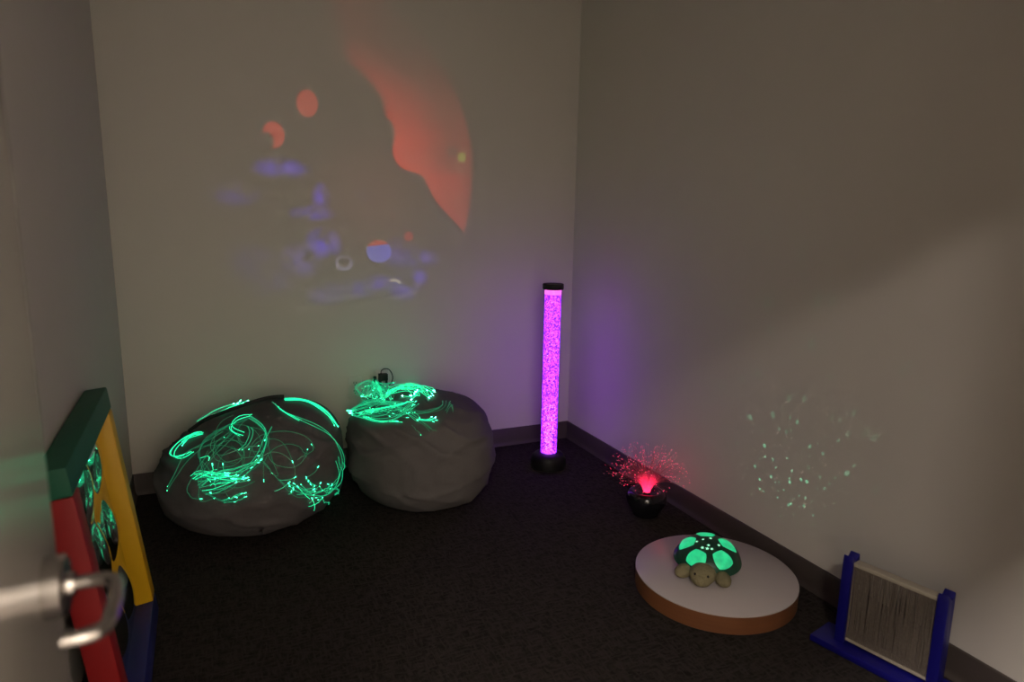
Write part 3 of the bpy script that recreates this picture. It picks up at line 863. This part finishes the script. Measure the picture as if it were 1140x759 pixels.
# ------------------------------------------------------------------ lights
def area(name, loc, size, power, col, target=None, sy=None, shape='DISK'):
    l = bpy.data.lights.new(name, 'AREA'); l.shape = shape; l.size = size
    if sy: l.size_y = sy
    l.energy = power; l.color = col
    o = bpy.data.objects.new(name, l); COL.objects.link(o); o.location = loc
    if target is not None:
        o.rotation_euler = (Vector(target) - Vector(loc)).to_track_quat('-Z', 'Y').to_euler()
    return o
WARM = (1.0, 0.875, 0.79)
area('hall_downlight', (-0.50, -1.20, 2.70), 0.20, 44, WARM)
# added unseen fill light beside the door wall: washes the far corridor wall, whose bounce fills the room
area('hall_bounce_fill', (-0.05, -0.50, 2.70), 1.4, 380, WARM, target=(-0.05, -1.35, 0.9), sy=0.25, shape='RECTANGLE')

# oil-wheel projector high on the front wall, throwing its picture at the back wall
PJ = Vector((0.60, 0.25, 2.45))
sp = bpy.data.lights.new('wheel_projector', 'SPOT'); sp.energy = 225; sp.shadow_soft_size = 0.0
sp.spot_size = math.radians(70); sp.spot_blend = 0.1
so = bpy.data.objects.new('wheel_projector', sp); COL.objects.link(so); so.location = PJ
so.rotation_euler = (Vector((0.70, YB, 1.5)) - PJ).to_track_quat('-Z', 'Y').to_euler()
sp.use_nodes = True
nt = sp.node_tree
for n in list(nt.nodes): nt.nodes.remove(n)
out = nt.nodes.new('ShaderNodeOutputLight'); em = nt.nodes.new('ShaderNodeEmission'); nt.links.new(em.outputs[0], out.inputs[0])
geo = nt.nodes.new('ShaderNodeNewGeometry')
sx = nt.nodes.new('ShaderNodeSeparateXYZ'); nt.links.new(geo.outputs['Incoming'], sx.inputs[0])
def mth(op, a, b_=None, c=None, clamp=False):
    n = nt.nodes.new('ShaderNodeMath'); n.operation = op; n.use_clamp = clamp
    for i, v in enumerate((a, b_, c)):
        if v is None: continue
        if isinstance(v, (int, float)): n.inputs[i].default_value = v
        else: nt.links.new(v, n.inputs[i])
    return n.outputs[0]
TH = YB - PJ.y                                    # throw distance
iy = mth('MAXIMUM', sx.outputs[1], 0.05)
SX = mth('ADD', mth('MULTIPLY', mth('DIVIDE', sx.outputs[0], iy), TH), PJ.x)     # slide coordinates scaled to the throw
SZ = mth('ADD', mth('MULTIPLY', mth('DIVIDE', sx.outputs[2], iy), TH), PJ.z)
cmb = nt.nodes.new('ShaderNodeCombineXYZ'); nt.links.new(SX, cmb.inputs[0]); nt.links.new(SZ, cmb.inputs[1])
def gnoise(scale, detail=3, off=0.0):
    n = nt.nodes.new('ShaderNodeTexNoise'); n.inputs['Scale'].default_value = scale; n.inputs['Detail'].default_value = detail
    mp = nt.nodes.new('ShaderNodeMapping'); mp.inputs['Location'].default_value = (off, off * 2, 0)
    nt.links.new(cmb.outputs[0], mp.inputs[0]); nt.links.new(mp.outputs[0], n.inputs['Vector'])
    return n.outputs['Fac']
def curve(val, pts):
    xs = [p[0] for p in pts]; x0, x1 = min(xs), max(xs)
    ys = [p[1] for p in pts]; lo, hi = min(ys), max(ys)
    n = nt.nodes.new('ShaderNodeFloatCurve')
    c = n.mapping.curves[0]
    P2 = sorted(((p[0] - x0) / (x1 - x0), (p[1] - lo) / (hi - lo)) for p in pts)
    while len(c.points) < len(P2): c.points.new(0.5, 0.5)
    for q, p in zip(c.points, P2): q.location = p; q.handle_type = 'AUTO_CLAMPED'
    n.mapping.update()
    nt.links.new(mth('MULTIPLY', mth('SUBTRACT', val, x0), 1 / (x1 - x0), clamp=True), n.inputs['Value'])
    return mth('ADD', mth('MULTIPLY', n.outputs[0], hi - lo), lo)
LE = [(0.56, 2.45), (0.618, 2.25), (0.648, 2.154), (0.675, 2.064), (0.746, 2.002), (0.819, 1.933), (0.858, 1.877), (0.871, 1.806), (0.902, 1.778), (0.92, 1.727), (0.909, 1.639), (0.927, 1.587), (0.968, 1.553), (1.02, 1.538), (1.063, 1.526), (1.097, 1.468), (1.131, 1.405), (1.2, 1.331), (1.256, 1.276), (1.291, 1.233), (1.31, 1.20)]
RE = [(0.80, 2.42), (0.893, 2.345), (0.977, 2.274), (1.073, 2.202), (1.148, 2.113), (1.215, 2.024), (1.279, 1.91), (1.324, 1.788), (1.35, 1.671), (1.356, 1.56), (1.352, 1.466), (1.337, 1.348), (1.307, 1.22)]
xl = curve(SZ, [(z, x) for x, z in LE])
xr = curve(SZ, [(z, x) for x, z in RE])
soft = mth('ADD', 0.010, mth('MULTIPLY', mth('MAXIMUM', mth('SUBTRACT', SZ, 1.65), 0.0), 0.12))
inL = mth('MULTIPLY', mth('DIVIDE', mth('SUBTRACT', SX, xl), soft), 1.0, clamp=True)
inR = mth('MULTIPLY', mth('SUBTRACT', xr, SX), 40.0, clamp=True)
inZ = mth('MULTIPLY', mth('SUBTRACT', SZ, 1.215), 60.0, clamp=True)
across = mth('MULTIPLY', mth('DIVIDE', mth('SUBTRACT', SX, xl), 0.30), 1.0, clamp=True)
bright = mth('SUBTRACT', 1.08, mth('MULTIPLY', across, 0.76))
topf = mth('MULTIPLY_ADD', mth('MULTIPLY', mth('SUBTRACT', 2.16, SZ), 2.1, clamp=True), 0.90, 0.10)
botf = mth('MULTIPLY_ADD', mth('MULTIPLY', mth('SUBTRACT', SZ, 1.22), 3.0, clamp=True), 0.5, 0.5)
grain = mth('MULTIPLY_ADD', gnoise(9, 4), 0.5, 0.75)
red = mth('MULTIPLY', mth('MULTIPLY', mth('MULTIPLY', inL, inR), mth('MULTIPLY', inZ, bright)), mth('MULTIPLY', mth('MULTIPLY', topf, botf), grain))
def disc(cx, cz, rx, rz, soft_=0.12):
    dx = mth('DIVIDE', mth('SUBTRACT', SX, cx), rx); dz = mth('DIVIDE', mth('SUBTRACT', SZ, cz), rz)
    d = mth('SQRT', mth('ADD', mth('MULTIPLY', dx, dx), mth('MULTIPLY', dz, dz)))
    return mth('DIVIDE', mth('SUBTRACT', 1.0, d), soft_, clamp=True)
def inv(a): return mth('SUBTRACT', 1.0, a)
# orange drops
d1 = mth('MULTIPLY', disc(0.504, 1.837, 0.052, 0.066), 0.62)
d2 = mth('MULTIPLY', mth('MULTIPLY', disc(0.345, 1.684, 0.052, 0.064), inv(disc(0.312, 1.655, 0.040, 0.048, 0.3))), 0.72)
d3 = mth('MULTIPLY', disc(0.993, 1.213, 0.026, 0.027), 0.60)
capm = mth('MULTIPLY', mth('SUBTRACT', SZ, mth('MULTIPLY_ADD', mth('SUBTRACT', SX, 0.835), 0.12, 1.165)), 200.0, clamp=True)
cd = disc(0.835, 1.137, 0.068, 0.062)
d4 = mth('MULTIPLY', mth('MULTIPLY', cd, capm), 0.75)
d5 = mth('MULTIPLY', disc(0.909, 1.314, 0.02, 0.02, 0.6), 0.14)
dk = mth('MULTIPLY', inv(mth('MULTIPLY', disc(1.232, 1.655, 0.036, 0.030, 0.4), 0.8)), inv(mth('MULTIPLY', disc(1.285, 1.626, 0.027, 0.029, 0.2), 0.8)))
dk = mth('MULTIPLY', dk, inv(mth('MULTIPLY', disc(1.11, 1.76, 0.010, 0.010, 0.5), 0.5)))
haze_r = mth('MULTIPLY', disc(0.80, 1.40, 0.36, 0.36, 1.0), 0.075)
R_ = mth('ADD', mth('MULTIPLY', red, dk), mth('ADD', mth('ADD', d1, d2), mth('ADD', d3, mth('ADD', mth('ADD', d4, d5), haze_r))))
# violet patches
vio = None
wob = gnoise(11, 4, 3.3); wobf = mth('MULTIPLY_ADD', mth('SUBTRACT', wob, 0.42), 5.0, 0.35, clamp=True)
for cx, cz, rx, rz, s in ((0.373, 1.533, 0.15, 0.055, 0.85), (0.164, 1.411, 0.12, 0.07, 0.40), (0.552, 1.405, 0.05, 0.075, 0.95), (0.510, 1.325, 0.12, 0.045, 0.95), (0.557, 1.173, 0.10, 0.095, 1.0),
                          (0.447, 1.094, 0.12, 0.10, 0.45), (1.065, 1.095, 0.11, 0.06, 0.65), (1.045, 1.0, 0.06, 0.06, 0.8), (0.966, 0.945, 0.11, 0.08, 0.6), (0.73, 0.953, 0.10, 0.07, 0.45), (0.83, 0.97, 0.09, 0.06, 0.6),
                          (0.219, 1.09, 0.14, 0.10, 0.16), (0.297, 1.0, 0.14, 0.09, 0.18), (0.57, 0.925, 0.12, 0.07, 0.35), (0.94, 1.12, 0.12, 0.10, 0.40)):
    w_ = mth('MULTIPLY', disc(cx, cz, rx, rz, 0.9), s)
    vio = w_ if vio is None else mth('MAXIMUM', vio, w_)
vio = mth('MULTIPLY', vio, wobf)
blu = mth('MULTIPLY', mth('MULTIPLY', cd, inv(capm)), 1.0)
tea = mth('MULTIPLY', disc(0.754, 1.413, 0.05, 0.05, 0.9), 0.20)
ring = mth('MULTIPLY', mth('MULTIPLY', disc(0.656, 1.078, 0.048, 0.042, 0.2), inv(disc(0.656, 1.084, 0.036, 0.030, 0.3))), 0.5)
arc = mth('MULTIPLY', mth('MULTIPLY', disc(0.915, 0.972, 0.034, 0.022, 0.2), inv(disc(0.907, 0.960, 0.036, 0.024, 0.2))), 1.0)
smu = mth('MULTIPLY', disc(0.437, 0.852, 0.035, 0.016, 0.9), 0.30)
yg = disc(1.285, 1.626, 0.026, 0.028, 0.2)
terms = [(R_, (1.0, 0.020, 0.004)), (vio, (0.10, 0.035, 1.25)), (blu, (0.10, 0.15, 1.0)), (tea, (0.1, 0.3, 0.45)), (ring, (0.6, 0.55, 1.0)), (arc, (1.0, 0.95, 0.5)), (smu, (0.75, 0.75, 0.62)), (yg, (0.45, 0.50, 0.06))]
ch = []
for k in range(3):
    acc = None
    for v, c in terms:
        m_ = mth('MULTIPLY', v, c[k]); acc = m_ if acc is None else mth('ADD', acc, m_)
    ch.append(acc)
cc = nt.nodes.new('ShaderNodeCombineXYZ')
for k in range(3): nt.links.new(ch[k], cc.inputs[k])
nt.links.new(cc.outputs[0], em.inputs[0]); em.inputs[1].default_value = 1.0

# stars thrown by the turtle's shell windows
ts = bpy.data.lights.new('turtle_star_lamp', 'SPOT'); ts.energy = 6.0; ts.shadow_soft_size = 0.0
ts.spot_size = math.radians(105); ts.spot_blend = 0.9
to = bpy.data.objects.new('turtle_star_lamp', ts); COL.objects.link(to)
to.location = (1.648, 1.815, 0.225)
to.rotation_euler = Vector((1.0, 0.02, 0.85)).to_track_quat('-Z', 'Y').to_euler()
ts.use_nodes = True
nt = ts.node_tree
for n in list(nt.nodes): nt.nodes.remove(n)
out = nt.nodes.new('ShaderNodeOutputLight'); em = nt.nodes.new('ShaderNodeEmission'); nt.links.new(em.outputs[0], out.inputs[0])
geo = nt.nodes.new('ShaderNodeNewGeometry')
vo = nt.nodes.new('ShaderNodeTexVoronoi'); vo.inputs['Scale'].default_value = 15; vo.inputs['Randomness'].default_value = 0.9
nt.links.new(geo.outputs['Incoming'], vo.inputs['Vector'])
sc_ = nt.nodes.new('ShaderNodeSeparateColor'); nt.links.new(vo.outputs['Color'], sc_.inputs[0])
rad = mth('MULTIPLY_ADD', sc_.outputs[0], 0.18, 0.15)
dot = mth('MULTIPLY', mth('SUBTRACT', rad, vo.outputs['Distance']), 12.0, clamp=True)
em.inputs[0].default_value = (0.22, 0.85, 0.50, 1)
nt.links.new(mth('MULTIPLY', dot, mth('MULTIPLY_ADD', sc_.outputs[1], 0.8, 0.2)), em.inputs[1])
